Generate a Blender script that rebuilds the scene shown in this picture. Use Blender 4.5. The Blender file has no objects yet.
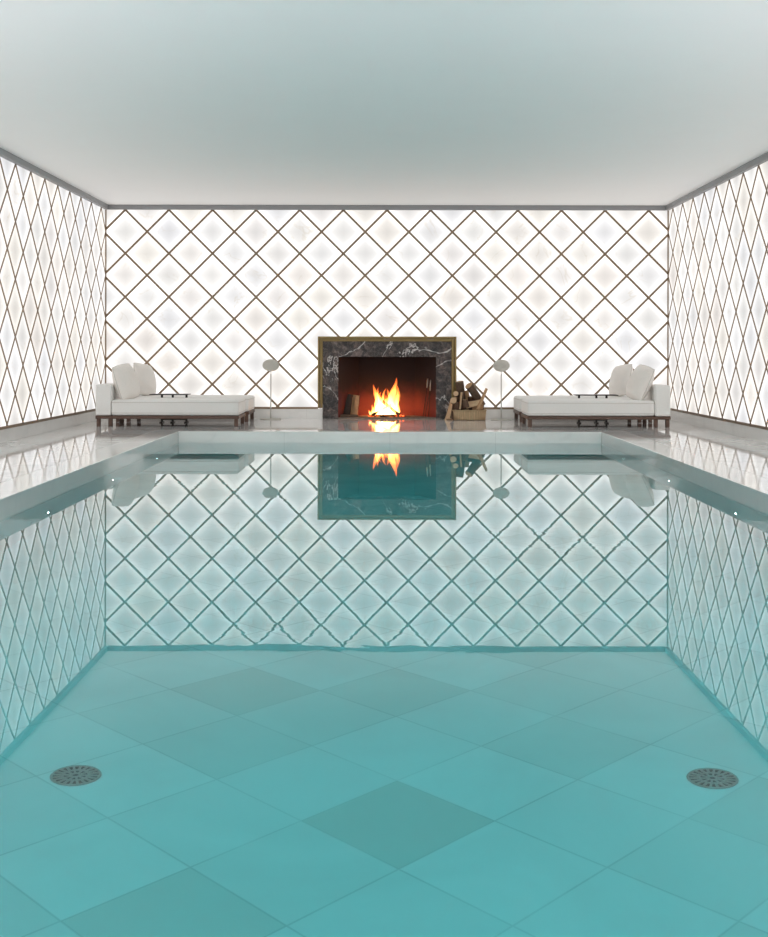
import bpy, bmesh, math, random
from mathutils import Vector, Matrix, noise
R = math.radians
sc = bpy.context.scene
COL = sc.collection
random.seed(7)

# ------------------------------------------------------------------ layout
XW = 4.14            # half width of the room
YB = 19.79           # back wall
YF = -2.6            # wall behind the camera
ZC = 3.135           # ceiling
ZP = 3.065           # top of the lit panels
ZK = 0.157           # top of the baseboard
S = 0.6409           # diagonal of one lozenge
PX0, PX1, PY0, PY1 = -2.56, 2.64, 0.9, 16.55
WZ = -0.138          # water level
PZ = WZ - 1.35       # pool floor

# ------------------------------------------------------------------ node helpers
def mat(name):
    m = bpy.data.materials.new(name); m.use_nodes = True
    nt = m.node_tree; nt.nodes.clear()
    out = nt.nodes.new('ShaderNodeOutputMaterial')
    return m, nt, out
def N(nt, t, **kw):
    n = nt.nodes.new(t)
    for k, v in kw.items():
        if k in n.inputs.keys(): n.inputs[k].default_value = v
        else: setattr(n, k, v)
    return n
def L(nt, a, b): nt.links.new(a, b)
def M(nt, op, a, b=None, c=None):
    n = nt.nodes.new('ShaderNodeMath'); n.operation = op
    for i, v in enumerate((a, b, c)):
        if v is None: continue
        if isinstance(v, (int, float)): n.inputs[i].default_value = v
        else: nt.links.new(v, n.inputs[i])
    return n.outputs[0]
def ramp(nt, fac, stops):
    r = nt.nodes.new('ShaderNodeValToRGB'); e = r.color_ramp.elements
    while len(e) < len(stops): e.new(0.5)
    for i, (p, c) in enumerate(stops):
        e[i].position = p; e[i].color = (*c, 1) if len(c) == 3 else c
    nt.links.new(fac, r.inputs[0]); return r.outputs[0]
def mix(nt, fac, a, b, mode='MIX'):
    n = nt.nodes.new('ShaderNodeMix'); n.data_type = 'RGBA'; n.blend_type = mode
    for s, v in ((n.inputs[0], fac), (n.inputs[6], a), (n.inputs[7], b)):
        if isinstance(v, (int, float)): s.default_value = v
        elif isinstance(v, tuple): s.default_value = (*v, 1)
        else: nt.links.new(v, s)
    return n.outputs[2]
def maprange(nt, v, a, b, c, d, smooth=False):
    n = nt.nodes.new('ShaderNodeMapRange')
    if smooth: n.interpolation_type = 'SMOOTHSTEP'
    nt.links.new(v, n.inputs[0])
    for i, x in enumerate((a, b, c, d)): n.inputs[i+1].default_value = x
    return n.outputs[0]
def principled(nt, out, **kw):
    p = nt.nodes.new('ShaderNodeBsdfPrincipled')
    for k, v in kw.items():
        if isinstance(v, tuple) and len(v) == 3: v = (*v, 1)
        if hasattr(v, 'is_linked') or isinstance(v, bpy.types.NodeSocket): nt.links.new(v, p.inputs[k])
        else: p.inputs[k].default_value = v
    nt.links.new(p.outputs[0], out.inputs[0]); return p
def simple(name, col, rough=0.5, metal=0.0, nscale=0, namt=0.1, bump=0.0, bscale=200):
    m, nt, out = mat(name)
    c = col
    tc = nt.nodes.new('ShaderNodeTexCoord')
    if nscale:
        t = N(nt, 'ShaderNodeTexNoise', Scale=nscale, Detail=5.0)
        L(nt, tc.outputs['Object'], t.inputs['Vector'])
        c = mix(nt, t.outputs[0], tuple(x*(1-namt) for x in col), tuple(min(1, x*(1+namt)) for x in col))
    p = principled(nt, out, **{'Base Color': c, 'Roughness': rough, 'Metallic': metal})
    if bump:
        t = N(nt, 'ShaderNodeTexNoise', Scale=bscale, Detail=3.0)
        L(nt, tc.outputs['Object'], t.inputs['Vector'])
        b = N(nt, 'ShaderNodeBump', Strength=bump, Distance=0.002)
        L(nt, t.outputs[0], b.inputs['Height']); L(nt, b.outputs[0], p.inputs['Normal'])
    return m

# ---- backlit onyx: each lozenge is a lit stone tile, brightest along the LED channel at its border
def onyx(name, axis, u0, edge, centre, tilevar, seed):
    m, nt, out = mat(name)
    g = nt.nodes.new('ShaderNodeNewGeometry')
    sx = nt.nodes.new('ShaderNodeSeparateXYZ'); L(nt, g.outputs['Position'], sx.inputs[0])
    u = M(nt, 'SUBTRACT', sx.outputs[axis], u0)
    v = M(nt, 'SUBTRACT', ZP, sx.outputs['Z'])
    a = M(nt, 'DIVIDE', M(nt, 'ADD', u, v), S); b = M(nt, 'DIVIDE', M(nt, 'SUBTRACT', u, v), S)
    fa = M(nt, 'FRACT', a); fb = M(nt, 'FRACT', b)
    ia = M(nt, 'FLOOR', a); ib = M(nt, 'FLOOR', b)
    cell = nt.nodes.new('ShaderNodeCombineXYZ'); L(nt, ia, cell.inputs[0]); L(nt, ib, cell.inputs[1]); cell.inputs[2].default_value = seed
    wn = nt.nodes.new('ShaderNodeTexWhiteNoise'); wn.noise_dimensions = '3D'; L(nt, cell.outputs[0], wn.inputs['Vector'])
    dx = M(nt, 'SUBTRACT', fa, 0.5); dy = M(nt, 'SUBTRACT', fb, 0.5)
    r = M(nt, 'SQRT', M(nt, 'ADD', M(nt, 'MULTIPLY', dx, dx), M(nt, 'MULTIPLY', dy, dy)))
    dd = M(nt, 'MINIMUM', M(nt, 'MINIMUM', fa, M(nt, 'SUBTRACT', 1, fa)), M(nt, 'MINIMUM', fb, M(nt, 'SUBTRACT', 1, fb)))
    rr = M(nt, 'ADD', M(nt, 'MULTIPLY', M(nt, 'SUBTRACT', .5, dd), .55), M(nt, 'MULTIPLY', r, .45))
    glow = M(nt, 'ADD', maprange(nt, rr, 0.0, 0.42, centre, centre+.16, True), maprange(nt, dd, 0.26, 0.0, 0.0, edge-centre-.16, True))
    # stone tint per tile
    tint = ramp(nt, wn.outputs['Value'], [(0.0, (.965, .96, .98)), (.35, (1, .98, .955)), (.6, (1, .96, .94)), (.82, (1, .955, .89)), (1.0, (.97, .91, .87))])
    bright = maprange(nt, M(nt, 'FRACT', M(nt, 'MULTIPLY', wn.outputs['Value'], 7.31)), 0, 1, 1-tilevar, 1.0)
    # veins, different stone in each tile
    off = nt.nodes.new('ShaderNodeVectorMath'); off.operation = 'MULTIPLY_ADD'
    L(nt, wn.outputs['Color'], off.inputs[0]); off.inputs[1].default_value = (40, 40, 40); L(nt, g.outputs['Position'], off.inputs[2])
    n1 = N(nt, 'ShaderNodeTexNoise', Scale=1.7, Detail=4.0, Distortion=1.2); L(nt, off.outputs[0], n1.inputs['Vector'])
    vein = maprange(nt, M(nt, 'ABSOLUTE', M(nt, 'SUBTRACT', n1.outputs[0], 0.5)), 0.0, 0.02, 1.0, 0.0, True)
    n2 = N(nt, 'ShaderNodeTexNoise', Scale=2.2, Detail=6.0); L(nt, off.outputs[0], n2.inputs['Vector'])
    cloud = maprange(nt, n2.outputs[0], 0.3, 0.7, 0.93, 1.04)
    vmask = M(nt, 'MULTIPLY', vein, maprange(nt, n2.outputs[0], 0.42, 0.62, 0.0, 0.5))
    c = mix(nt, vmask, tint, (.80, .72, .60))
    amt = M(nt, 'MULTIPLY', M(nt, 'MULTIPLY', glow, bright), cloud)
    e = nt.nodes.new('ShaderNodeEmission'); L(nt, c, e.inputs[0]); L(nt, amt, e.inputs[1])
    d = N(nt, 'ShaderNodeBsdfDiffuse'); d.inputs[0].default_value = (.12, .12, .12, 1)
    ad = nt.nodes.new('ShaderNodeAddShader'); L(nt, e.outputs[0], ad.inputs[0]); L(nt, d.outputs[0], ad.inputs[1])
    L(nt, ad.outputs[0], out.inputs[0])
    return m
MAT = {}
MAT['onyx_back'] = onyx('onyx_back', 'X', 0.0, 1.06, 0.60, 0.07, 3.0)
MAT['onyx_front'] = onyx('onyx_front', 'X', 0.0, 2.6, 1.9, 0.06, 41.0)  # unseen wall behind the camera, its strong glow added as fill light
MAT['onyx_left'] = onyx('onyx_left', 'Y', YB - .5*S, 0.98, 0.63, 0.17, 11.0)
MAT['onyx_right'] = onyx('onyx_right', 'Y', YB - .5*S, 0.98, 0.63, 0.17, 29.0)

def marble(name, base, vein, rough, scale=0.8, amount=.5, joints=None, coat=0.0, stretch=(1, 1, 1)):
    m, nt, out = mat(name)
    g = nt.nodes.new('ShaderNodeNewGeometry')
    mp = N(nt, 'ShaderNodeMapping'); mp.inputs['Scale'].default_value = stretch
    L(nt, g.outputs['Position'], mp.inputs[0])
    n = N(nt, 'ShaderNodeTexNoise', Scale=scale, Detail=8.0, Roughness=.6, Distortion=.8); L(nt, mp.outputs[0], n.inputs['Vector'])
    n2 = N(nt, 'ShaderNodeTexNoise', Scale=scale*.5, Detail=4.0, Distortion=1.6); L(nt, mp.outputs[0], n2.inputs['Vector'])
    v = maprange(nt, M(nt, 'ABSOLUTE', M(nt, 'SUBTRACT', n2.outputs[0], .5)), 0, .035, 1, 0, True)
    f = M(nt, 'ADD', M(nt, 'MULTIPLY', maprange(nt, n.outputs[0], .35, .7, 0, 1), amount), M(nt, 'MULTIPLY', v, amount*.5))
    f = M(nt, 'MINIMUM', f, 1.0)
    c = mix(nt, f, base, vein)
    if joints:
        sx = nt.nodes.new('ShaderNodeSeparateXYZ'); L(nt, g.outputs['Position'], sx.inputs[0])
        acc = None
        for ax, size, off, w in joints:
            fr = M(nt, 'FRACT', M(nt, 'DIVIDE', M(nt, 'SUBTRACT', sx.outputs[ax], off), size))
            d = M(nt, 'MULTIPLY', M(nt, 'MINIMUM', fr, M(nt, 'SUBTRACT', 1.0, fr)), size)
            k = M(nt, 'LESS_THAN', d, w)
            acc = k if acc is None else M(nt, 'MAXIMUM', acc, k)
        c = mix(nt, M(nt, 'MULTIPLY', acc, .55), c, tuple(x*.55 for x in base))
    principled(nt, out, **{'Base Color': c, 'Roughness': rough, 'IOR': 1.5})
    return m
MAT['deck'] = marble('deck_marble', (.79, .785, .77), (.52, .52, .53), .055, .9, .55, [('X', 1.28, .64, .002), ('Y', 1.28, .3, .002)])
MAT['coping'] = marble('coping_marble', (.90, .89, .87), (.70, .70, .70), .07, 1.2, .35, [('X', 1.30, .04, .002), ('Y', 1.30, .3, .002)])
MAT['base'] = marble('baseboard_marble', (.84, .83, .81), (.68, .67, .66), .15, 1.5, .4, [('X', 1.28, .1, .0015), ('Y', 1.28, .1, .0015)])

def pool_tile():
    m, nt, out = mat('pool_marble_tile')
    SF = .656
    g = nt.nodes.new('ShaderNodeNewGeometry')
    sx = nt.nodes.new('ShaderNodeSeparateXYZ'); L(nt, g.outputs['Position'], sx.inputs[0])
    u = M(nt, 'SUBTRACT', sx.outputs['X'], .04); v = M(nt, 'SUBTRACT', sx.outputs['Y'], 4.89)
    a = M(nt, 'DIVIDE', M(nt, 'ADD', u, v), SF); b = M(nt, 'DIVIDE', M(nt, 'SUBTRACT', u, v), SF)
    fa = M(nt, 'FRACT', a); fb = M(nt, 'FRACT', b)
    cell = nt.nodes.new('ShaderNodeCombineXYZ'); L(nt, M(nt, 'FLOOR', a), cell.inputs[0]); L(nt, M(nt, 'FLOOR', b), cell.inputs[1]); cell.inputs[2].default_value = 5.0
    wn = nt.nodes.new('ShaderNodeTexWhiteNoise'); L(nt, cell.outputs[0], wn.inputs['Vector'])
    d = M(nt, 'MINIMUM', M(nt, 'MINIMUM', fa, M(nt, 'SUBTRACT', 1, fa)), M(nt, 'MINIMUM', fb, M(nt, 'SUBTRACT', 1, fb)))
    gr = maprange(nt, d, .003, .012, 1.0, 0.0)
    n = N(nt, 'ShaderNodeTexNoise', Scale=1.3, Detail=6.0, Distortion=.7); L(nt, g.outputs['Position'], n.inputs['Vector'])
    base = ramp(nt, wn.outputs['Value'], [(0, (.79, .78, .755)), (.3, (.83, .825, .81)), (1, (.88, .875, .86))])
    # a few darker stones laid among the pale ones
    for i, j, k in ((-1, 0, .9), (-3, 0, .7), (0, -3, .75), (1, -2, .5), (-1, -2, .2), (1, 0, .2)):
        ca = M(nt, 'COMPARE', M(nt, 'FLOOR', a), float(i), .1); cb = M(nt, 'COMPARE', M(nt, 'FLOOR', b), float(j), .1)
        base = mix(nt, M(nt, 'MULTIPLY', M(nt, 'MULTIPLY', ca, cb), k), base, (.66, .65, .61))
    c = mix(nt, maprange(nt, n.outputs[0], .3, .75, 0, .35), base, (.55, .55, .53))
    c = mix(nt, M(nt, 'MULTIPLY', M(nt, 'MULTIPLY', gr, .45), maprange(nt, n.outputs[0], .35, .6, .4, 1.0)), c, (.35, .35, .34))
    principled(nt, out, **{'Base Color': c, 'Roughness': .5})
    return m
MAT['pool_floor'] = pool_tile()
MAT['pool_wall'] = marble('pool_wall_marble', (.88, .875, .86), (.74, .74, .73), .35, 1.2, .3, [('X', 1.30, .04, .002), ('Y', 1.30, .3, .002), ('Z', .60, -.138, .002)])

def water_mat():
    m, nt, out = mat('pool_water')
    gl = N(nt, 'ShaderNodeBsdfGlass', Roughness=0.0, IOR=1.333); gl.inputs[0].default_value = (1, 1, 1, 1)
    g = nt.nodes.new('ShaderNodeNewGeometry')
    n = N(nt, 'ShaderNodeTexNoise', Scale=5.0, Detail=2.0, Roughness=.5); L(nt, g.outputs['Position'], n.inputs['Vector'])
    n2 = N(nt, 'ShaderNodeTexNoise', Scale=.35, Detail=1.0); L(nt, g.outputs['Position'], n2.inputs['Vector'])
    patch = maprange(nt, n2.outputs[0], .53, .62, .08, 1.0, True)
    h = M(nt, 'MULTIPLY', n.outputs[0], patch)
    b = N(nt, 'ShaderNodeBump', Strength=1.0, Distance=WAVE); L(nt, h, b.inputs['Height'])
    L(nt, b.outputs[0], gl.inputs['Normal'])
    L(nt, gl.outputs[0], out.inputs[0])
    va = N(nt, 'ShaderNodeVolumeAbsorption', Density=WDENS); va.inputs[0].default_value = (*WCOL, 1)
    L(nt, va.outputs[0], out.inputs['Volume'])
    return m
WAVE = 0.00026
WDENS = 0.76; WCOL = (.25, .89, .915)
MAT['water'] = water_mat()

def bronze(name, col, rough):
    return simple(name, col, rough, .85, 30, .15)
MAT['bronze'] = bronze('bronze_strip', (.24, .175, .12), .42)
MAT['brass'] = bronze('aged_brass', (.21, .15, .065), .35)
MAT['grey_trim'] = simple('grey_cornice', (.30, .30, .31), .5, 0, 4, .05)
MAT['plaster'] = simple('white_plaster', (.93, .925, .92), .8, 0, 2, .01)
MAT['linen'] = simple('white_upholstery', (.84, .83, .81), .9, 0, 60, .04, .35, 500)
MAT['linen_warm'] = simple('cream_cushion', (.86, .82, .78), .95, 0, 50, .05, .5, 350)
MAT['piping'] = simple('cushion_piping', (.62, .59, .55), .95)
MAT['walnut'] = simple('dark_walnut', (.10, .052, .035), .45, 0, 14, .3)
MAT['black_metal'] = simple('black_metal', (.03, .026, .024), .4, .6)
MAT['lamp_white'] = simple('lamp_enamel', (.62, .60, .56), .45, .1)
MAT['lamp_head'] = simple('lamp_head_enamel', (.55, .53, .48), .5, .1, 8, .05)
MAT['bark'] = simple('log_bark', (.115, .072, .048), .95, 0, 18, .6, 1.0, 45)
MAT['cut'] = simple('split_wood', (.50, .31, .17), .85, 0, 22, .3, .6, 60)
MAT['cutpale'] = simple('pale_split_wood', (.60, .42, .26), .85, 0, 22, .25, .6, 60)
MAT['char'] = simple('charred_wood', (.035, .025, .02), .95, 0, 20, .5, 1.0, 45)
MAT['wicker'] = simple('wicker', (.46, .34, .20), .75, 0, 90, .35, .8, 120)
MAT['steel'] = simple('steel_grate', (.42, .42, .40), .35, .7, 40, .15)
MAT['drain_dark'] = simple('drain_well', (.03, .04, .04), .8)
MAT['ash'] = simple('ash_bed', (.20, .15, .12), 1.0, 0, 25, .5, 1.0, 40)

def dark_marble():
    m, nt, out = mat('dark_emperador_marble')
    tc = nt.nodes.new('ShaderNodeTexCoord')
    n = N(nt, 'ShaderNodeTexNoise', Scale=9.0, Detail=9.0, Roughness=.7, Distortion=.6); L(nt, tc.outputs['Object'], n.inputs['Vector'])
    v = N(nt, 'ShaderNodeTexVoronoi', Scale=11.0); v.feature = 'DISTANCE_TO_EDGE'
    dv = N(nt, 'ShaderNodeVectorMath'); dv.operation = 'MULTIPLY_ADD'
    L(nt, n.outputs['Color'], dv.inputs[0]); dv.inputs[1].default_value = (.25, .25, .25); L(nt, tc.outputs['Object'], dv.inputs[2])
    L(nt, dv.outputs[0], v.inputs['Vector'])
    c = ramp(nt, n.outputs[0], [(.36, (.004, .003, .003)), (.48, (.020, .013, .012)), (.56, (.065, .043, .038)), (.68, (.22, .16, .14))])
    web = maprange(nt, v.outputs[0], 0, .05, .38, 0, True)
    c = mix(nt, web, c, (.26, .22, .21))
    n3 = N(nt, 'ShaderNodeTexNoise', Scale=1.15, Detail=5.0, Distortion=.9, Roughness=.6); L(nt, tc.outputs['Object'], n3.inputs['Vector'])
    big = maprange(nt, M(nt, 'ABSOLUTE', M(nt, 'SUBTRACT', n3.outputs[0], .47)), 0, .011, .9, 0, True)
    c = mix(nt, big, c, (.62, .58, .56))
    principled(nt, out, **{'Base Color': c, 'Roughness': .3, 'IOR': 1.4})
    return m
MAT['dark_marble'] = dark_marble()

def firebrick():
    m, nt, out = mat('firebrick')
    tc = nt.nodes.new('ShaderNodeTexCoord')
    sx = nt.nodes.new('ShaderNodeSeparateXYZ'); L(nt, tc.outputs['Object'], sx.inputs[0])
    n = N(nt, 'ShaderNodeTexNoise', Scale=6.0, Detail=5.0); L(nt, tc.outputs['Object'], n.inputs['Vector'])
    c = mix(nt, n.outputs[0], (.19, .034, .028), (.27, .055, .042))
    # soot staining on the upper lining
    soot = maprange(nt, M(nt, 'ADD', sx.outputs['Z'], M(nt, 'MULTIPLY', n.outputs[0], .35)), .25, .72, 0, .97, True)
    c = mix(nt, soot, c, (.018, .012, .012))
    principled(nt, out, **{'Base Color': c, 'Roughness': .9})
    return m
MAT['firebrick'] = firebrick()

def flame_mat(name, hot, edge, k):
    m, nt, out = mat(name)
    tc = nt.nodes.new('ShaderNodeTexCoord')
    sx = nt.nodes.new('ShaderNodeSeparateXYZ'); L(nt, tc.outputs['Generated'], sx.inputs[0])
    n = N(nt, 'ShaderNodeTexNoise', Scale=7.0, Detail=3.0, Distortion=.8)
    mp = N(nt, 'ShaderNodeMapping'); mp.inputs['Scale'].default_value = (1.6, 1.6, .55); L(nt, tc.outputs['Generated'], mp.inputs[0]); L(nt, mp.outputs[0], n.inputs['Vector'])
    hgt = M(nt, 'ADD', sx.outputs['Z'], M(nt, 'MULTIPLY', M(nt, 'SUBTRACT', n.outputs[0], .5), .9))
    c = ramp(nt, hgt, [(0.0, (1, .52, .16)), (.45, (1, .40, .08)), (.8, (1, .20, .03)), (1.0, (.8, .08, .01))])
    lw = N(nt, 'ShaderNodeLayerWeight', Blend=.5)
    thick = M(nt, 'POWER', M(nt, 'SUBTRACT', 1.0, lw.outputs['Facing']), 2.3)
    s = M(nt, 'MULTIPLY', M(nt, 'MULTIPLY', thick, maprange(nt, hgt, 0.0, 1.05, 1.0, .12)), k)
    s = M(nt, 'MULTIPLY', s, maprange(nt, n.outputs[0], .32, .62, .25, 1.2))
    e = nt.nodes.new('ShaderNodeEmission'); L(nt, c, e.inputs[0]); L(nt, s, e.inputs[1])
    t = nt.nodes.new('ShaderNodeBsdfTransparent')
    a = nt.nodes.new('ShaderNodeAddShader'); L(nt, e.outputs[0], a.inputs[0]); L(nt, t.outputs[0], a.inputs[1])
    L(nt, a.outputs[0], out.inputs[0]); return m
MAT['flame'] = flame_mat('flame', 0, 0, 4.5)
def ember_mat():
    m, nt, out = mat('embers')
    tc = nt.nodes.new('ShaderNodeTexCoord')
    n = N(nt, 'ShaderNodeTexNoise', Scale=16.0, Detail=4.0); L(nt, tc.outputs['Object'], n.inputs['Vector'])
    p = principled(nt, out, **{'Base Color': (.06, .03, .02), 'Roughness': 1.0})
    c = ramp(nt, n.outputs[0], [(.45, (0, 0, 0)), (.6, (.9, .10, .02)), (.72, (1, .38, .10))])
    L(nt, c, p.inputs['Emission Color']); p.inputs['Emission Strength'].default_value = 3.0
    return m
MAT['ember'] = ember_mat()
def emis(name, col, k):
    m, nt, out = mat(name)
    e = nt.nodes.new('ShaderNodeEmission'); e.inputs[0].default_value = (*col, 1); e.inputs[1].default_value = k
    L(nt, e.outputs[0], out.inputs[0]); return m
SPOT = 820.0
POOLK = 60.0
MAT['pool_lens'] = emis('pool_light_lens', (.80, .97, 1.0), POOLK)

# ------------------------------------------------------------------ mesh helpers
def bm_new(): return bmesh.new()
def add_box(bm, x0, x1, y0, y1, z0, z1, bevel=0, seg=2, mtx=None):
    b = bmesh.new(); bmesh.ops.create_cube(b, size=1)
    for v in b.verts: v.co = Vector(((x0+x1)/2+v.co.x*(x1-x0), (y0+y1)/2+v.co.y*(y1-y0), (z0+z1)/2+v.co.z*(z1-z0)))
    if bevel: bmesh.ops.bevel(b, geom=b.edges[:], offset=bevel, segments=seg, affect='EDGES', profile=.5)
    merge(bm, b, mtx)
def merge(bm, b, mtx=None, mi=None):
    mp = {}
    for v in b.verts: mp[v] = bm.verts.new(mtx @ v.co if mtx else v.co)
    for f in b.faces:
        try: nf = bm.faces.new([mp[v] for v in f.verts])
        except ValueError: continue
        nf.material_index = f.material_index if mi is None else mi; nf.smooth = f.smooth
    b.free()
def add_loft(bm, rings, close=True, mi=0, cap_mi=None):
    vr = [[bm.verts.new(p) for p in r] for r in rings]
    n = len(rings[0])
    for a, b in zip(vr, vr[1:]):
        for i in range(n):
            f = bm.faces.new((a[i], a[(i+1) % n], b[(i+1) % n], b[i])); f.smooth = True; f.material_index = mi
    if close:
        for r, fl in ((vr[0], True), (vr[-1], False)):
            f = bm.faces.new(list(reversed(r)) if fl else r); f.material_index = mi if cap_mi is None else cap_mi
def frame_of(t):
    t = t.normalized(); up = Vector((0, 0, 1)) if abs(t.z) < .9 else Vector((1, 0, 0))
    a = t.cross(up).normalized(); return a, t.cross(a).normalized()
def add_tube(bm, pts, r, n=10, mi=0):
    pts = [Vector(p) for p in pts]; rings = []
    for i, p in enumerate(pts):
        t = (pts[min(i+1, len(pts)-1)] - pts[max(i-1, 0)]); a, b = frame_of(t)
        rr = r[i] if isinstance(r, (list, tuple)) else r
        rings.append([p + a*math.cos(2*math.pi*k/n)*rr + b*math.sin(2*math.pi*k/n)*rr for k in range(n)])
    add_loft(bm, rings, True, mi)
def add_lathe(bm, prof, c=(0, 0, 0), n=32, mtx=None, cap=True):
    b = bmesh.new()
    rings = [[Vector((r*math.cos(2*math.pi*k/n)+c[0], r*math.sin(2*math.pi*k/n)+c[1], z+c[2])) for k in range(n)] for r, z in prof]
    add_loft(b, rings, cap); merge(bm, b, mtx)
def obj(name, bm, mats, parent=None, loc=None, smooth=None):
    bmesh.ops.recalc_face_normals(bm, faces=bm.faces[:])
    me = bpy.data.meshes.new(name); bm.to_mesh(me); bm.free()
    for m in (mats if isinstance(mats, (list, tuple)) else [mats]): me.materials.append(MAT[m])
    if smooth is not None:
        for p in me.polygons: p.use_smooth = smooth
        if smooth: 
            try: me.set_sharp_from_angle(angle=R(smooth if smooth > 1 else 40))
            except Exception: pass
    o = bpy.data.objects.new(name, me); COL.objects.link(o)
    if parent: o.parent = parent
    if loc: o.location = loc
    return o
def tag(o, label=None, cat=None, group=None, kind=None):
    if label: o['label'] = label
    if cat: o['category'] = cat
    if group: o['group'] = group
    if kind: o['kind'] = kind
    return o
def thing(name, loc, label, cat, group=None, rz=0):
    o = bpy.data.objects.new(name, None); COL.objects.link(o); o.location = loc; o.rotation_euler = (0, 0, rz)
    return tag(o, label, cat, group)
def dup(root, loc, label, group=None, rz=None):
    r = root.copy(); COL.objects.link(r); r.location = loc
    if rz is not None: r.rotation_euler = (0, 0, rz)
    r['label'] = label
    if group: r['group'] = group
    for ch in list(root.children):
        c = ch.copy(); COL.objects.link(c); c.parent = r
        for g in list(ch.children):
            d = g.copy(); COL.objects.link(d); d.parent = c
    return r
def struct(name, bm, m, label=None, cat=None, smooth=None):
    o = obj(name, bm, m, None, None, smooth); o['kind'] = 'structure'
    if label: o['label'] = label
    if cat: o['category'] = cat
    return o
def box_obj(name, b, m, parent=None, bevel=0, seg=2):
    bm = bm_new(); add_box(bm, *b, bevel=bevel, seg=seg); return obj(name, bm, m, parent)

# ------------------------------------------------------------------ room shell
T = .25
bm = bm_new()
add_box(bm, -XW-T, PX0-.32, YF-T, YB+1, -.25, 0); add_box(bm, PX1+.32, XW+T, YF-T, YB+1, -.25, 0)
add_box(bm, PX0-.32, PX1+.32, PY1+.32, YB+1, -.25, 0); add_box(bm, PX0-.32, PX1+.32, YF-T, PY0-.32, -.25, 0)
struct('floor', bm, 'deck', 'polished pale marble deck with soft grey veins around the pool', 'floor')
bm = bm_new()      # coping slabs round the basin, 2 mm proud joint with the deck
g = .003
add_box(bm, PX0-.32+g, PX0, PY0-.32+g, PY1+.32-g, -.25, 0.0005, .004, 1); add_box(bm, PX1, PX1+.32-g, PY0-.32+g, PY1+.32-g, -.25, 0.0005, .004, 1)
add_box(bm, PX0-.002, PX1+.002, PY1, PY1+.32-g, -.25, 0.0005, .004, 1); add_box(bm, PX0-.002, PX1+.002, PY0-.32+g, PY0, -.25, 0.0005, .004, 1)
struct('pool_coping', bm, 'coping', 'pale marble coping edging the sunken pool', 'pool coping')
bm = bm_new()
W = .2
add_box(bm, PX0-W, PX0, PY0-W, PY1+W, PZ-.1, -.25); add_box(bm, PX1, PX1+W, PY0-W, PY1+W, PZ-.1, -.25)
add_box(bm, PX0, PX1, PY1, PY1+W, PZ-.1, -.25); add_box(bm, PX0, PX1, PY0-W, PY0, PZ-.1, -.25)
struct('pool_wall', bm, 'pool_wall', 'submerged marble side walls of the pool', 'pool wall')
box = box_obj('pool_floor', (PX0, PX1, PY0, PY1, PZ-.1, PZ), 'pool_floor'); tag(box, 'submerged pool floor of large diagonal marble tiles', 'pool floor', kind='structure')
box = box_obj('pool_water', (PX0-.02, PX1+.02, PY0-.02, PY1+.02, PZ-.02, WZ), 'water'); tag(box, 'still turquoise pool water mirroring the lit wall', 'water', kind='stuff')
box = box_obj('ceiling', (-XW-T, XW+T, YF-T, YB+T, ZC, ZC+.2), 'plaster'); tag(box, 'plain flat white ceiling', 'ceiling', kind='structure')

def clip_line(p, d, u0, u1, v0, v1):
    t0, t1 = -1e9, 1e9
    for a, b, lo, hi in ((p[0], d[0], u0, u1), (p[1], d[1], v0, v1)):
        ta, tb = (lo-a)/b, (hi-a)/b
        if ta > tb: ta, tb = tb, ta
        t0 = max(t0, ta); t1 = min(t1, tb)
    return (t0, t1) if t1 > t0 + 1e-4 else None
def lattice(bm, u0, u1, phase, place, w=.030, dep=.014, zlo=ZK):
    """diagonal strips; place(u, z, out) -> world point"""
    v0, v1 = 0, ZP-zlo; r2 = math.sqrt(.5)
    n0 = int((u0-phase-v1)/S)-2; n1 = int((u1-phase+v1)/S)+2
    for sgn in (1, -1):
        for n in range(n0, n1+1):
            p = (phase+n*S, 0.0); d = (sgn*r2, r2)
            q = clip_line(p, d, u0, u1, v0, v1)
            if not q: continue
            a = (p[0]+d[0]*q[0], p[1]+d[1]*q[0]); b = (p[0]+d[0]*q[1], p[1]+d[1]*q[1])
            nx, ny = -d[1]*w/2, d[0]*w/2
            dd = dep + (.0015 if sgn > 0 else 0)
            vs = []
            for o in (0, dd):
                for (c, s) in ((a, 1), (a, -1), (b, -1), (b, 1)):
                    vs.append(bm.verts.new(place(c[0]+nx*s, ZP-(c[1]+ny*s), o)))
            for f in ((4, 5, 6, 7), (0, 1, 5, 4), (1, 2, 6, 5), (2, 3, 7, 6), (3, 0, 4, 7)):
                bm.faces.new([vs[i] for i in f])
# back wall
HX0, HX1, HZ = -.95, .96, 1.14
bm = bm_new()
add_box(bm, -XW-T, HX0, YB+.03, YB+1.0, 0, ZC); add_box(bm, HX1, XW+T, YB+.03, YB+1.0, 0, ZC); add_box(bm, HX0, HX1, YB+.03, YB+1.0, HZ, ZC); add_box(bm, HX0, HX1, YB+.7, YB+1.0, 0, HZ)
wb = obj('wall_back', bm, 'plaster'); tag(wb, 'back wall of glowing white onyx lozenges around the fireplace', 'wall', kind='structure')
bm = bm_new()
add_box(bm, -XW, HX0, YB, YB+.028, ZK, ZP); add_box(bm, HX1, XW, YB, YB+.028, ZK, ZP); add_box(bm, HX0, HX1, YB, YB+.028, HZ, ZP)
obj('backlit_onyx', bm, 'onyx_back', wb)
bm = bm_new()
for (a, b, zlo) in ((-XW, HX0, ZK), (HX1, XW, ZK), (HX0, HX1, HZ)): lattice(bm, a, b, 0, lambda u, z, o: Vector((u, YB-o, z)), zlo=zlo)
for s in (-1, 1): add_box(bm, s*XW-.018, s*XW+.018, YB-.018, YB, ZK, ZP)
obj('lattice', bm, 'bronze', wb)
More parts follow.
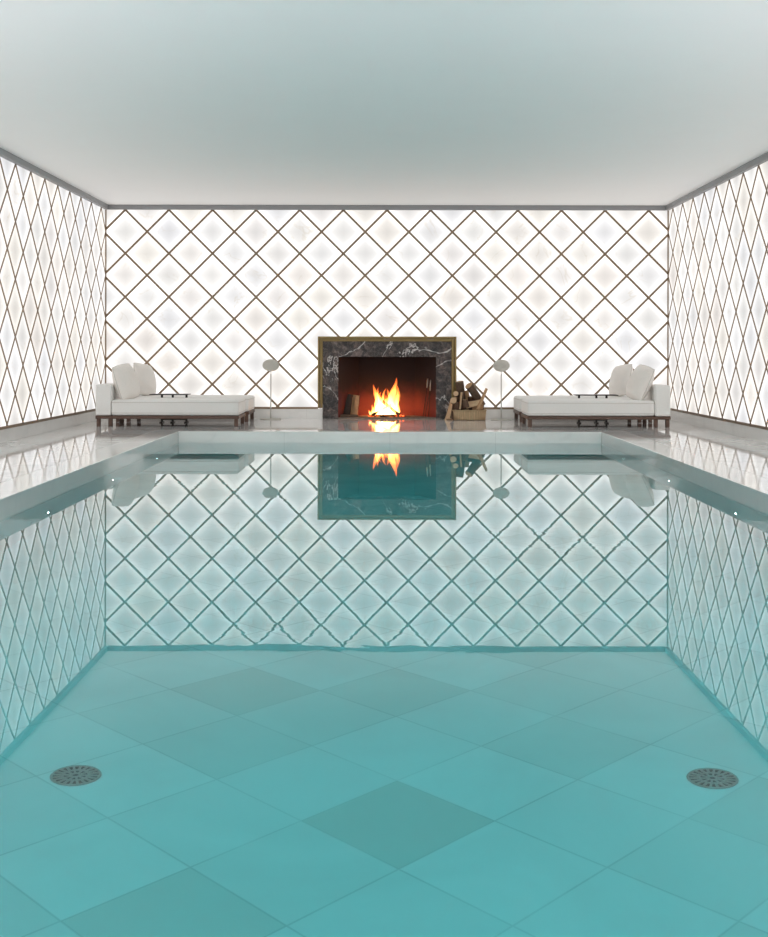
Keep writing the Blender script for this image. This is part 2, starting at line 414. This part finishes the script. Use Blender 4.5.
for side, s in (('left', -1), ('right', 1)):
    w = box_obj('wall_'+side, (s*(XW+.03), s*(XW+T), YF-T, YB+T, 0, ZC) if s > 0 else (-XW-T, -XW-.03, YF-T, YB+T, 0, ZC), 'plaster')
    tag(w, f'{side} side wall of backlit onyx lozenges in narrow bronze strips', 'wall', kind='structure')
    box_obj('backlit_onyx', (s*XW, s*(XW+.028), YF, YB, ZK, ZP) if s > 0 else (-XW-.028, -XW, YF, YB, ZK, ZP), 'onyx_'+side, w)
    bm = bm_new(); lattice(bm, YF, YB, YB-.5*S, lambda u, z, o, s=s: Vector((s*(XW-o*.6), u, z)), w=.023)
    obj('lattice', bm, 'bronze', w)
    bm = bm_new(); b0, b1 = sorted((s*XW, s*(XW-.02))); add_box(bm, b0, b1, YF, YB, ZK-.016, ZK+.014)
    struct('trim_'+('1' if s < 0 else '2'), bm, 'bronze', f'thin bronze rail along the foot of the {side} lit wall', 'trim')
    bm = bm_new(); b0, b1 = sorted((s*(XW+.03), s*(XW-.015))); add_box(bm, b0, b1, YF, YB+.03, 0, ZK-.016)
    struct('baseboard_'+side, bm, 'base', f'pale marble baseboard under the {side} wall', 'baseboard')
    bm = bm_new(); b0, b1 = sorted((s*(XW+.03), s*(XW-.05))); add_box(bm, b0, b1, YF, YB-.05, ZP, ZC)
    struct('trim_'+('3' if s < 0 else '4'), bm, 'grey_trim', f'grey cornice channel where the {side} wall meets the ceiling', 'trim')
FX0, FX1 = -1.012, 1.022
bm = bm_new()
add_box(bm, -XW, FX0, YB-.02, YB, ZK-.016, ZK+.014); add_box(bm, FX1, XW, YB-.02, YB, ZK-.016, ZK+.014)
struct('trim_5', bm, 'bronze', 'thin bronze rail along the foot of the back lit wall', 'trim')
bm = bm_new()
add_box(bm, -XW, FX0+.07, YB-.015, YB+.03, 0, ZK-.016); add_box(bm, FX1-.07, XW, YB-.015, YB+.03, 0, ZK-.016)
struct('baseboard_back', bm, 'base', 'pale marble baseboard under the back wall', 'baseboard')
bm = bm_new(); add_box(bm, -XW+.05, XW-.05, YB-.05, YB+.03, ZP, ZC)
struct('trim_6', bm, 'grey_trim', 'grey cornice channel where the back wall meets the ceiling', 'trim')
w = box_obj('wall_front', (-XW-T, XW+T, YF-T, YF-.03, 0, ZC), 'plaster'); tag(w, 'backlit onyx wall behind the viewer', 'wall', kind='structure')
box_obj('backlit_onyx', (-XW, XW, YF-.028, YF, ZK, ZP), 'onyx_front', w)  # added glowing sheet that brightens the room from behind the camera
bm = bm_new(); lattice(bm, -XW, XW, 0, lambda u, z, o: Vector((u, YF+o, z))); obj('lattice', bm, 'bronze', w)

# ------------------------------------------------------------------ fireplace
FY = YB-.035
fp = thing('fireplace', (0, YB, 0), 'open fireplace with dark veined marble surround and brass frame in the back wall', 'fireplace')
def fb(name, x0, x1, y0, y1, z0, z1, m, bev=.003, parent=fp):
    bm = bm_new(); add_box(bm, x0, x1, y0-YB, y1-YB, z0, z1, bev, 1); return obj(name, bm, m, parent)
OX0, OX1, OZ = -.712, .722, .907
bm = bm_new()      # brass frame, two stepped mouldings mitred round three sides
for (i, o, d) in ((0, .026, .055), (.026, .050, .010), (.050, .072, .062)):
    x0, x1, zt = FX0+i, FX1-i, 1.207-i
    add_box(bm, x0, x0+(o-i), -d, .0, ZK, zt, .003, 1); add_box(bm, x1-(o-i), x1, -d, .0, ZK, zt, .003, 1)
    add_box(bm, x0+(o-i), x1-(o-i), -d, .0, zt-(o-i), zt, .003, 1)
obj('brass_frame', bm, 'brass', fp)
sur = bm_new()
add_box(sur, FX0+.072, OX0, -.045, .45, 0, OZ, .003, 1); add_box(sur, OX1, FX1-.072, -.045, .45, 0, OZ, .003, 1)
add_box(sur, FX0+.072, FX1-.072, -.045, .45, OZ, 1.135, .003, 1)
obj('marble_surround', sur, 'dark_marble', fp)
bm = bm_new()      # splayed firebox lining
bx0, bx1, bd, fz = -.42, .42, .58, .02
P = [(OX0, -.03), (bx0, bd), (bx1, bd), (OX1, -.03)]
for (a, b) in zip(P, P[1:]):
    d = Vector((b[0]-a[0], b[1]-a[1], 0)).normalized(); n = Vector((d.y, -d.x, 0)); n = -n
    q = [Vector((a[0], a[1], 0)), Vector((b[0], b[1], 0))]
    vs = [bm.verts.new(p+k*.04*n+Vector((0, 0, z))) for z in (0, OZ+.12) for k in (0, 1) for p in q]
    for f in ((0, 1, 5, 4), (2, 3, 7, 6), (0, 1, 3, 2), (4, 5, 7, 6), (0, 2, 6, 4), (1, 3, 7, 5)):
        bm.faces.new([vs[i] for i in f])
add_box(bm, OX0, OX1, -.03, bd+.04, OZ+.08, OZ+.12)
obj('firebox', bm, 'firebrick', fp)
bm = bm_new(); add_box(bm, OX0, OX1, -.03, bd, 0, .02); obj('hearth_slab', bm, 'ash', fp)

def log_bm(length, r, seed, split=True, bark='b', n=14, taper=.9, wedge=None):
    """a firewood log along +X, centred on the origin: bark round one side, flat split faces on the other"""
    rnd = random.Random(seed); bm = bmesh.new()
    a0 = rnd.uniform(0, 6.28); half = wedge if wedge else rnd.uniform(.9, 1.5)
    rings = []; K = 9
    for j in range(K+1):
        t = j/K; x = (t-.5)*length; rr = r*(1-(1-taper)*t); ring = []
        bow = .12*r*math.sin(t*3.1+seed)
        for i in range(n):
            a = 2*math.pi*i/n
            rad = rr*(1+.10*noise.noise(Vector((math.cos(a)*1.2+seed, math.sin(a)*1.2, x*6)))*2)
            y, z = rad*math.cos(a), rad*math.sin(a)
            if split and math.cos(a) > math.cos(half) - .15:
                y = min(y, rr*(.15+.06*math.sin(i*2.3+x*20)) + abs(z)*(-.25))
            ring.append(Vector((x, y+bow, z)))
        rings.append(ring)
    vr = [[bm.verts.new(p) for p in rg] for rg in rings]
    for j in range(K):
        for i in range(n):
            f = bm.faces.new((vr[j][i], vr[j][(i+1) % n], vr[j+1][(i+1) % n], vr[j+1][i])); f.smooth = not split
            a = 2*math.pi*(i+.5)/n
            f.material_index = 1 if (split and math.cos(a) > math.cos(half)-.12) else 0
    for rg, rev in ((vr[0], 1), (vr[-1], 0)):
        f = bm.faces.new(list(reversed(rg)) if rev else rg); f.material_index = 1
    bmesh.ops.rotate(bm, verts=bm.verts[:], cent=(0, 0, 0), matrix=Matrix.Rotation(a0 if wedge is None else 0, 3, 'X'))
    return bm
def place_log(name, p0, p1, r, seed, mats, label, cat, group, split=True, roll=0, taper=.9, wedge=None):
    p0, p1 = Vector(p0), Vector(p1); d = p1-p0
    bm = log_bm(d.length, r, seed, split, taper=taper, wedge=wedge)
    q = d.to_track_quat('X', 'Z').to_matrix().to_4x4()
    o = obj(name, bm, mats); o.matrix_world = Matrix.Translation((p0+p1)/2) @ q @ Matrix.Rotation(roll, 4, 'X')
    return tag(o, label, cat, group)

# fire: burning logs crossing each other, each a thing; the flames one thing with its tongues
y0 = YB+.20
fx = .0
G = 'burning logs in the fireplace'
place_log('burning_log', (-.22, y0-.06, .05), (.06, y0+.02, .20), .028, 1, ['char', 'char'], 'charred log rising from the left into the flames', 'log', G)
place_log('burning_log', (.18, y0-.08, .05), (-.07, y0-.02, .25), .026, 2, ['char', 'bark'], 'charred log crossing in front of the flames down to the right', 'log', G)
place_log('burning_log', (-.25, y0+.10, .053), (.22, y0+.10, .053), .03, 3, ['char', 'char'], 'charred log lying flat at the back of the fire', 'log', G)
place_log('burning_log', (-.10, y0-.12, .048), (.12, y0-.14, .05), .024, 4, ['char', 'ember'], 'short glowing log lying at the front of the fire', 'log', G)
bm = bm_new(); rnd = random.Random(3)
for i in range(70):
    a, rr = rnd.uniform(0, 6.28), rnd.uniform(0, 1)**.5
    b = bmesh.new(); bmesh.ops.create_icosphere(b, subdivisions=1, radius=rnd.uniform(.010, .024))
    merge(bm, b, Matrix.Translation((fx+.30*rr*math.cos(a), y0-.02+.13*rr*math.sin(a), .032+.012*(1-rr))) @ Matrix.Rotation(a, 4, 'X') @ Matrix.Diagonal((1, .8, .7, 1)))
tag(obj('embers', bm, 'ember'), 'glowing embers spread under the burning logs', 'embers', kind='stuff')
def tongue(bm, base, tip, r0, seed, n=14, K=16):
    base, tip = Vector(base), Vector(tip); rings = []
    for j in range(K+1):
        t = j/K; c = base.lerp(tip, t)
        h = (tip-base).length
        c.x += .16*h*t*math.sin(t*4.2+seed)*(.25+t*.5); c.y += .06*h*math.sin(t*3+seed*2)*t
        prof = (math.sin(min(1, (t+.10)/.42)*math.pi/2)) * (1-t)**.75 + .004
        ring = []
        for i in range(n):
            a = 2*math.pi*i/n
            q = 1+.75*noise.noise(Vector((math.cos(a)*1.5+seed*3.7, math.sin(a)*1.5, t*6-seed)))
            ring.append(Vector((c.x+r0*prof*q*math.cos(a), c.y+r0*prof*q*.75*math.sin(a), c.z)))
        rings.append(ring)
    add_loft(bm, rings, True)
fire = thing('fire', (fx, y0, .02), 'bright orange wood fire with leaping flames in the dark marble fireplace', 'fire')
TG = [(-.08, .03, -.16, .43, .055), (-.13, 0, -.09, .33, .05), (-.06, -.03, -.06, .30, .055), (.07, .0, .09, .52, .062), (.11, .02, .15, .42, .05),
      (.03, -.03, .045, .37, .05), (-.19, .01, -.20, .16, .035), (.15, -.02, .17, .28, .04), (0, -.04, -.015, .22, .05), (-.01, .03, .0, .30, .05),
      (.10, -.05, .07, .20, .05), (-.10, -.05, -.12, .20, .045), (-.24, .0, -.26, .09, .025)]
rnd = random.Random(11)
for i in range(16):
    bx = rnd.uniform(-.16, .17); top = .44-2.6*abs(bx+(.095 if bx < 0 else -.095))
    TG.append((bx, rnd.uniform(-.07, .05), bx+rnd.uniform(-.05, .05), max(.10, top*rnd.uniform(.55, 1.12)), rnd.uniform(.016, .032)))
for i, (bx, by, tx, tz, r0) in enumerate(TG):
    bm = bm_new(); tongue(bm, (bx, by, .03), (tx, by+.01, tz*1.13), r0*1.35, i+1.3)
    obj('flame', bm, 'flame', fire)

# standing curved billet at the left of the hearth, ash lip beneath it
place_log('firewood_log', (-.50, YB+.17, .022), (-.455, YB+.15, .335), .072, 21, ['char', 'cut'], 'split log standing upright in the fireplace left of the fire', 'log', None, roll=2.3, taper=.72)
place_log('firewood_log', (-.60, YB+.075, .022), (-.535, YB+.07, .355), .052, 22, ['char', 'char'], 'dark charred log standing upright beside the pale split log left of the fire', 'log', None, taper=.8)
place_log('firewood_log', (-.68, YB-.005, .041), (-.42, YB-.005, .041), .021, 23, ['bark', 'cut'], 'slim log lying flat at the left front edge of the hearth', 'log', None)
# fire irons against the right cheek
pk = thing('fire_poker', (.565, YB+.10, .02), 'thin dark iron poker leaning inside the fireplace at right', 'fire tool')
bm = bm_new(); add_tube(bm, [(-.03, -.03, .003), (.0, 0, .20), (.03, .03, .43)], .006, 8); obj('shaft', bm, 'black_metal', pk)
bm = bm_new(); add_tube(bm, [(.03, .03, .43), (.037, .035, .50), (.042, .04, .57)], [.010, .013, .009], 10); obj('handle', bm, 'steel', pk)
tg = thing('fire_tongs', (.64, YB+.07, .02), 'iron fire tongs leaning beside the poker in the fireplace', 'fire tool')
for s in (-1, 1):
    bm = bm_new(); add_tube(bm, [(-.05+s*.022, -.02, .003), (-.03+s*.02, -.01, .15), (0, 0, .40)], .005, 8); obj('leg', bm, 'black_metal', tg)
bm = bm_new(); add_tube(bm, [(0, 0, .39), (.004, .004, .47), (.008, .008, .55)], [.009, .012, .008], 10); obj('handle', bm, 'steel', tg)

# ------------------------------------------------------------------ log basket
BX, BY = 1.19, YB-.31
bs = thing('log_basket', (BX, BY, 0), 'low oblong wicker basket of split logs right of the fireplace', 'basket')
def oval(a, b, z, n=56, rip=0):
    out = []
    for k in range(n):
        t = 2*math.pi*k/n; c, s = math.cos(t), math.sin(t)
        e = 2/3.2; x = a*math.copysign(abs(c)**e, c); y = b*math.copysign(abs(s)**e, s)
        q = 1+(rip if k % 2 else -rip)
        out.append(Vector((x*q, y*q, z)))
    return out
bm = bm_new(); rings = []
for j in range(9):
    z = .004+j*.0165; rings.append(oval(.232+.012*j/8, .17+.01*j/8, z, rip=.012*(1 if j % 2 else -1)))
inner = [[Vector((p.x*.92, p.y*.90, p.z)) for p in oval(.24, .178, z)] for z in (.136, .02)]
add_loft(bm, rings+inner, True); obj('woven_body', bm, 'wicker', bs)
bm = bm_new()
for k in range(44):
    p = oval(.242, .182, 0, 44)[k]; add_tube(bm, [(p.x*.965, p.y*.965, .003), (p.x, p.y, .135)], .0055, 6)
tag(obj('upright_cane', bm, 'cutpale', bs), kind=None)
bm = bm_new(); ring = oval(.247, .187, .140, 56); add_tube(bm, ring+[ring[0]], .009, 8); obj('rim', bm, 'wicker', bs)
G = 'split logs piled in the basket'
def lg(p0, p1, r, seed, mats, label, **k):
    return place_log('firewood_log', (BX+p0[0], BY+p0[1], p0[2]), (BX+p1[0], BY+p1[1], p1[2]), r, seed, mats, label, 'log', G, **k)
B1 = ['bark', 'cut']; B2 = ['bark', 'cutpale']
LOGS = [
 # p0, p1, radius, materials, taper, label
 ((-.18, -.05, .075), (.18, -.06, .075), .050, B1, .9, 'log lying lengthwise low in the basket at its front'),
 ((-.18, .07, .075), (.18, .06, .075), .050, B1, .9, 'log lying lengthwise low in the basket at its back'),
 ((-.085, .06, .15), (-.145, .02, .555), .058, B1, .95, 'tallest barky log standing upright at the back of the pile'),
 ((.17, .06, .24), (-.015, -.12, .50), .060, B1, .95, 'thick barky log slanting down to the right, round cut end at the top'),
 ((.20, .15, .20), (.06, .12, .44), .055, B1, .95, 'barky log behind the slanting one on the right of the pile'),
 ((-.15, -.11, .16), (-.115, -.12, .40), .042, B2, .9, 'dark-edged split log standing at the front of the pile'),
 ((-.16, .10, .36), (-.195, -.10, .385), .040, B2, .95, 'short log on the left shoulder of the pile, pale end forward'),
 ((-.20, .12, .26), (-.235, -.13, .285), .050, B2, .95, 'log low on the left of the pile, pale end forward'),
 ((-.05, -.12, .19), (-.06, -.14, .30), .045, B2, .8, 'small pale chunk wedged in the front middle of the pile'),
 ((-.05, -.10, .215), (.18, -.10, .265), .046, ['cut', 'cutpale'], .8, 'pale peeled log lying across the front right of the pile'),
 ((.05, .0, .17), (.20, -.02, .18), .050, B1, .9, 'reddish log end low at the right of the pile'),
 ((.13, -.12, .15), (.255, -.08, .455), .036, ['cut', 'cutpale'], .7, 'slim pale stick poking up from the right end of the basket'),
 ((-.02, .12, .17), (-.04, .13, .42), .055, B1, .9, 'barky log standing at the rear centre of the pile'),
 ((-.17, .11, .15), (-.15, .12, .36), .055, B1, .9, 'dark log standing at the rear left corner of the pile'),
 ((.05, .10, .15), (.03, .06, .34), .050, B1, .9, 'dark log standing behind the pale peeled log'),
 ((-.19, -.09, .15), (-.17, -.09, .26), .036, B1, .9, 'short dark billet in the front left corner of the basket'),
 ((.17, .05, .15), (.19, .06, .27), .045, B1, .9, 'short dark billet behind the slim stick at the right end'),
]
for i, (p0, p1, rr, mm, tp, lab) in enumerate(LOGS):
    lg(p0, p1, rr, 31+i, mm, lab, taper=tp, split=(i not in (2, 3, 4, 6, 7)))
o = place_log('firewood_log', (.885, YB-.40, .012), (.945, YB-.30, .285), .072, 47, ['bark', 'cutpale'], 'pale wedge log propped on the floor against the basket', 'log', None, roll=-1.2, taper=.6)

# ------------------------------------------------------------------ floor lamps
def lamp(x, y, label, yaw):
    t = thing('floor_lamp', (x, y, 0), label, 'floor lamp', 'reading lamps beside the fireplace')
    bm = bm_new(); add_lathe(bm, [(.001, 0), (.150, 0), (.152, .004), (.150, .010), (.03, .014), (.012, .02), (.001, .02)], n=48); obj('base', bm, 'lamp_head', t, smooth=True)
    bm = bm_new(); add_tube(bm, [(0, 0, .015), (0, 0, .35), (0, 0, .66)], .009, 12); add_tube(bm, [(0, 0, .655), (0, .008, .69), (0, .004, .73)], .006, 10); obj('pole', bm, 'lamp_white', t)
    bm = bm_new(); prof = [(.001, -.028), (.06, -.027), (.10, -.020), (.119, -.008), (.121, 0), (.119, .008), (.10, .020), (.06, .030), (.001, .034)]
    add_lathe(bm, prof, n=48, mtx=Matrix.Translation((0, -.012, .785)) @ Matrix.Rotation(yaw, 4, 'Z') @ Matrix.Rotation(R(62), 4, 'X') @ Matrix.Diagonal((1, .80, 1, 1)))
    obj('lamp_head', bm, 'lamp_head', t, smooth=True)
    bm = bm_new(); add_tube(bm, [(-.010, -.005, .715), (.010, -.005, .715)], .012, 12); obj('joint', bm, 'lamp_white', t)
    return t
lamp(-1.68, YB-.28, 'slim pale floor lamp with oval head standing left of the fireplace', R(6))
lamp(1.66, YB-.28, 'slim pale floor lamp with oval head standing right of the fireplace', R(-6))

# ------------------------------------------------------------------ daybeds
LEN, DEP = 1.875, .85
def soft_box(bm, x0, x1, y0, y1, z0, z1, r, crown=.0, seed=0, nx=28, ny=14, nz=8):
    b = bmesh.new(); bmesh.ops.create_cube(b, size=2)
    bmesh.ops.subdivide_edges(b, edges=b.edges[:], cuts=11, use_grid_fill=True)
    hx, hy, hz = (x1-x0)/2, (y1-y0)/2, (z1-z0)/2; c = Vector(((x0+x1)/2, (y0+y1)/2, (z0+z1)/2))
    for v in b.verts:
        p = v.co.copy()
        # concentrate vertices near the borders
        q = Vector([math.copysign(math.sin(abs(k)*math.pi/2)**.75, k) if k else 0 for k in p])
        w = Vector((q.x*hx, q.y*hy, q.z*hz))
        core = Vector((max(-hx+r, min(hx-r, w.x)), max(-hy+r, min(hy-r, w.y)), max(-hz+r, min(hz-r, w.z))))
        d = w-core
        if d.length > 1e-6: w = core + d.normalized()*min(r, max(abs(d.x), abs(d.y), abs(d.z)))
        if w.z > 0: w.z += crown*(1-q.x**4)*(1-q.y**4)*(w.z/hz)
        w.z += .002*noise.noise(Vector((w.x*5+seed, w.y*5, 0)))
        v.co = w+c
    for f in b.faces: f.smooth = True
    merge(bm, b)
def daybed(loc, side, label):
    """side=-1: backrest at the -X end; built along X from 0 to LEN, Y from 0 to DEP"""
    t = thing('daybed', loc, label, 'daybed', 'white daybeds beside the fireplace')
    def mx(a, b): return (a, b) if side < 0 else (LEN-b, LEN-a)
    bm = bm_new(); x0, x1 = mx(.205, LEN); soft_box(bm, x0, x1, 0, DEP, .142, .348, .035, .008, loc[0])
    m = obj('mattress', bm, 'linen', t)
    bm = bm_new(); r = .037
    for z in (.178, .314):
        pts = []
        for cx, cy, a0 in ((x1-r, r, -90), (x1-r, DEP-r, 0), (x0+r, DEP-r, 90), (x0+r, r, 180)):
            for k in range(5): a = R(a0+k*22.5); pts.append((cx+r*math.cos(a), cy+r*math.sin(a), z))
        add_tube(bm, pts+[pts[0]], .0035, 6)
    obj('piping', bm, 'piping', m)
    bm = bm_new(); x0, x1 = mx(0, .205); soft_box(bm, x0, x1, 0, DEP, .142, .548, .022, .004, 3)
    obj('backrest', bm, 'linen', t)
    bm = bm_new(); add_box(bm, 0, LEN, .0, DEP, .100, .142, .004, 1); obj('frame', bm, 'walnut', t)
    for cx in ((.012, .165, LEN-.062) if side < 0 else (.012, LEN-.165-.05, LEN-.062)):
        for cy in (.015, DEP-.065):
            bm = bm_new(); add_box(bm, cx, cx+.05, cy, cy+.05, 0, .101, .004, 1); obj('leg', bm, 'walnut', t)
    return t
XL, XR = -3.81, 1.84
Y1, Y2 = 17.60, 18.80
daybed((XL, Y1, 0), -1, 'white upholstered daybed at left, nearest the pool')
daybed((XL+.01, Y2, 0), -1, 'white upholstered daybed at left, behind against the lit wall')
daybed((XR, Y1, 0), 1, 'white upholstered daybed at right, nearest the pool')
daybed((XR+.01, Y2, 0), 1, 'white upholstered daybed at right, behind against the lit wall')

def cushion(size, thick, seed, loc, rot, label):
    b = bmesh.new(); n = 22; top = {}; 
    def P(u, v, s):
        pin = 1-.05*v*v; pin2 = 1-.05*u*u
        t = (max(0, 1-abs(u)**2.6)*max(0, 1-abs(v)**2.6))**.55
        w = .012*noise.noise(Vector((u*2.2+seed, v*2.2, s)))
        return Vector((u*size/2*pin, v*size/2*pin2, s*(thick/2*t)+w*t))
    for s in (1, -1):
        for i in range(n+1):
            for j in range(n+1):
                u, v = -1+2*i/n, -1+2*j/n
                u, v = math.sin(u*math.pi/2), math.sin(v*math.pi/2)
                edge = i in (0, n) or j in (0, n)
                if edge and s < 0: top[(i, j, -1)] = top[(i, j, 1)]
                else: top[(i, j, s)] = b.verts.new(P(u, v, s))
    for s in (1, -1):
        for i in range(n):
            for j in range(n):
                f = [top[(i, j, s)], top[(i+1, j, s)], top[(i+1, j+1, s)], top[(i, j+1, s)]]
                b.faces.new(f if s > 0 else f[::-1]).smooth = True
    t = thing('cushion', loc, label, 'cushion', 'cream cushions on the daybeds'); t.rotation_euler = rot
    obj('cover', b, 'linen_warm', t)
    bm = bm_new(); pts = []
    for k in range(80):
        q = k/80*4; e = int(q); f = math.sin(((q-e)*2-1)*math.pi/2)
        u, v = [(f, -1), (1, f), (-f, 1), (-1, -f)][e]
        pts.append(P(u, v, 0))
    add_tube(bm, pts+[pts[0]], .005, 6); obj('seam', bm, 'piping', t)
    return t
# cushions lean on the backrests: local Z is the thin axis
def cush(x, y, z, yaw, lean, spin, label, size=.47, thick=.2, seed=0):
    m = Matrix.Rotation(yaw, 4, 'Z') @ Matrix.Rotation(R(90)-lean, 4, 'Y') @ Matrix.Rotation(spin, 4, 'Z')
    return cushion(size, thick, seed, (x, y, z), m.to_euler(), label)
cush(-3.475, 17.93, .576, R(-20), R(16), R(7), 'large cream cushion leaning on the nearer left daybed', .475, .23, 1)
cush(-3.45, 19.16, .578, R(-20), R(13), R(-6), 'cream cushion standing on the rear left daybed', .47, .22, 2)
cush(3.375, 17.93, .576, R(180+18), R(22), R(-9), 'large cream cushion leaning on the nearer right daybed', .475, .23, 3)
cush(3.33, 19.15, .578, R(180+20), R(16), R(6), 'cream cushion standing on the rear right daybed', .47, .22, 4)

# ------------------------------------------------------------------ tables in the gap between the beds
def side_table(x0, x1, posts, label):
    y = (Y1+DEP+Y2)/2; t = thing('side_table', ((x0+x1)/2, y, 0), label, 'side table', 'low dark tables between the daybeds'); h = (x1-x0)/2; cx = (x0+x1)/2
    bm = bm_new(); add_box(bm, -h, h, -.15, .15, .384, .396, .003, 1); obj('tabletop', bm, 'black_metal', t)
    for p in posts:
        bm = bm_new(); add_box(bm, p-cx-.014, p-cx+.014, -.014, .014, 0, .385); add_box(bm, p-cx-.02, p-cx+.02, -.09, .09, 0, .014); obj('leg', bm, 'black_metal', t)
    bm = bm_new(); add_box(bm, posts[0]-cx, posts[-1]-cx, -.009, .009, .035, .052); obj('stretcher', bm, 'black_metal', t)
side_table(-3.26, -2.73, (-3.11, -2.96, -2.77), 'low dark side table between the two left daybeds')
side_table(2.60, 3.18, (2.66, 2.90, 3.04), 'low dark side table between the two right daybeds')

# ------------------------------------------------------------------ pool fittings
def drain(x, y, label):
    t = thing('drain_grate', (x, y, PZ), label, 'drain', 'round grates in the pool floor')
    bm = bm_new(); add_lathe(bm, [(.001, 0), (.088, 0), (.088, .003), (.001, .003)], n=40); obj('well', bm, 'drain_dark', t)
    bm = bm_new(); add_lathe(bm, [(.082, .002), (.092, .002), (.092, .006), (.089, .012), (.084, .012), (.082, .002)], n=48, cap=False); obj('rim', bm, 'steel', t)
    bm = bm_new()
    for k in range(20):
        a = 2*math.pi*k/20
        add_box(bm, .047, .084, -.0042, .0042, .003, .011, mtx=Matrix.Rotation(a, 4, 'Z'))
    for k in range(10):
        add_box(bm, .016, .048, -.0035, .0035, .003, .011, mtx=Matrix.Rotation(2*math.pi*k/10, 4, 'Z'))
    for r in (.047, .016): add_lathe(bm, [(r-.004, .003), (r+.004, .003), (r+.004, .0115), (r-.004, .0115), (r-.004, .003)], n=32, cap=False)
    obj('grille', bm, 'steel', t)
drain(-1.13, 4.90, 'round metal drain grate in the pool floor at left')
drain(1.183, 4.88, 'round metal drain grate in the pool floor at right')
k = 0
for side in (-1, 1):
    for y in (10.15, 12.55, 14.95):
        x = PX1 if side > 0 else PX0
        w = 'right' if side > 0 else 'left'
        pos = {10.15: 'nearest', 12.55: 'middle one', 14.95: 'farthest'}[y]
        t = thing('pool_light', (x, y, WZ-.75), f'small round underwater light in the {w} pool wall, {pos} of its three', 'pool light', 'underwater lights along the pool')
        rot = Matrix.Rotation(R(-90*side), 4, 'Y')
        bm = bm_new(); add_lathe(bm, [(.030, -.01), (.044, -.01), (.044, .006), (.038, .010), (.030, .010), (.030, -.01)], n=24, mtx=rot, cap=False); obj('trim_ring', bm, 'steel', t)
        bm = bm_new(); add_lathe(bm, [(.001, .002), (.031, .002), (.031, .006), (.001, .009)], n=24, mtx=rot); obj('lens', bm, 'pool_lens', t)

# ------------------------------------------------------------------ light, world, camera
# fill spots added over the near side decks, unseen, to lift the ceiling
bm = bm_new()
for side in (-1, 1):
    for y in (.2, 2.0, 3.8, 5.6, 7.4):
        x = side*3.42
        add_lathe(bm, [(.045, -.001), (.058, -.001), (.058, -.008), (.045, -.008), (.045, -.001)], c=(x, y, ZC), n=24, cap=False)
        ld = bpy.data.lights.new('downlight', 'SPOT'); ld.energy = SPOT; ld.spot_size = R(55); ld.spot_blend = .6; ld.shadow_soft_size = .04; ld.color = (.97, .93, 1.0)
        lo = bpy.data.objects.new('downlight', ld); COL.objects.link(lo); lo.location = (x, y, ZC-.02)
struct('trim_7', bm, 'steel', 'rims of the recessed downlights in the near ceiling', 'trim')
w = bpy.data.worlds.new('world'); sc.world = w; w.use_nodes = True
w.node_tree.nodes['Background'].inputs[0].default_value = (.8, .85, .9, 1); w.node_tree.nodes['Background'].inputs[1].default_value = .3

cam = bpy.data.cameras.new('camera'); co = bpy.data.objects.new('camera', cam); COL.objects.link(co)
cam.sensor_fit = 'HORIZONTAL'; cam.sensor_width = 36; cam.lens = 36*1346/768
cam.shift_x = -2.8/768; cam.shift_y = -116.5/768
cam.clip_start = .05; cam.clip_end = 100
co.matrix_world = Matrix.Translation((0, 0, .98)) @ Matrix.Rotation(R(90), 4, 'X') @ Matrix.Rotation(R(.09), 4, 'Z')
sc.camera = co

sc.view_settings.view_transform = 'Standard'; sc.view_settings.look = 'None'
sc.view_settings.exposure = 0.40; sc.view_settings.gamma = 1.0; sc.view_settings.use_curve_mapping = False
cy = sc.cycles
cy.max_bounces = 20; cy.diffuse_bounces = 6; cy.glossy_bounces = 6; cy.transmission_bounces = 16; cy.transparent_max_bounces = 32; cy.volume_bounces = 0
cy.caustics_reflective = True; cy.caustics_refractive = True; cy.blur_glossy = 0.3
cy.sample_clamp_indirect = 4.0; cy.use_denoising = True
try: cy.denoiser = 'OPENIMAGEDENOISE'; cy.denoising_input_passes = 'RGB_ALBEDO_NORMAL'; cy.denoising_prefilter = 'ACCURATE'
except Exception: pass
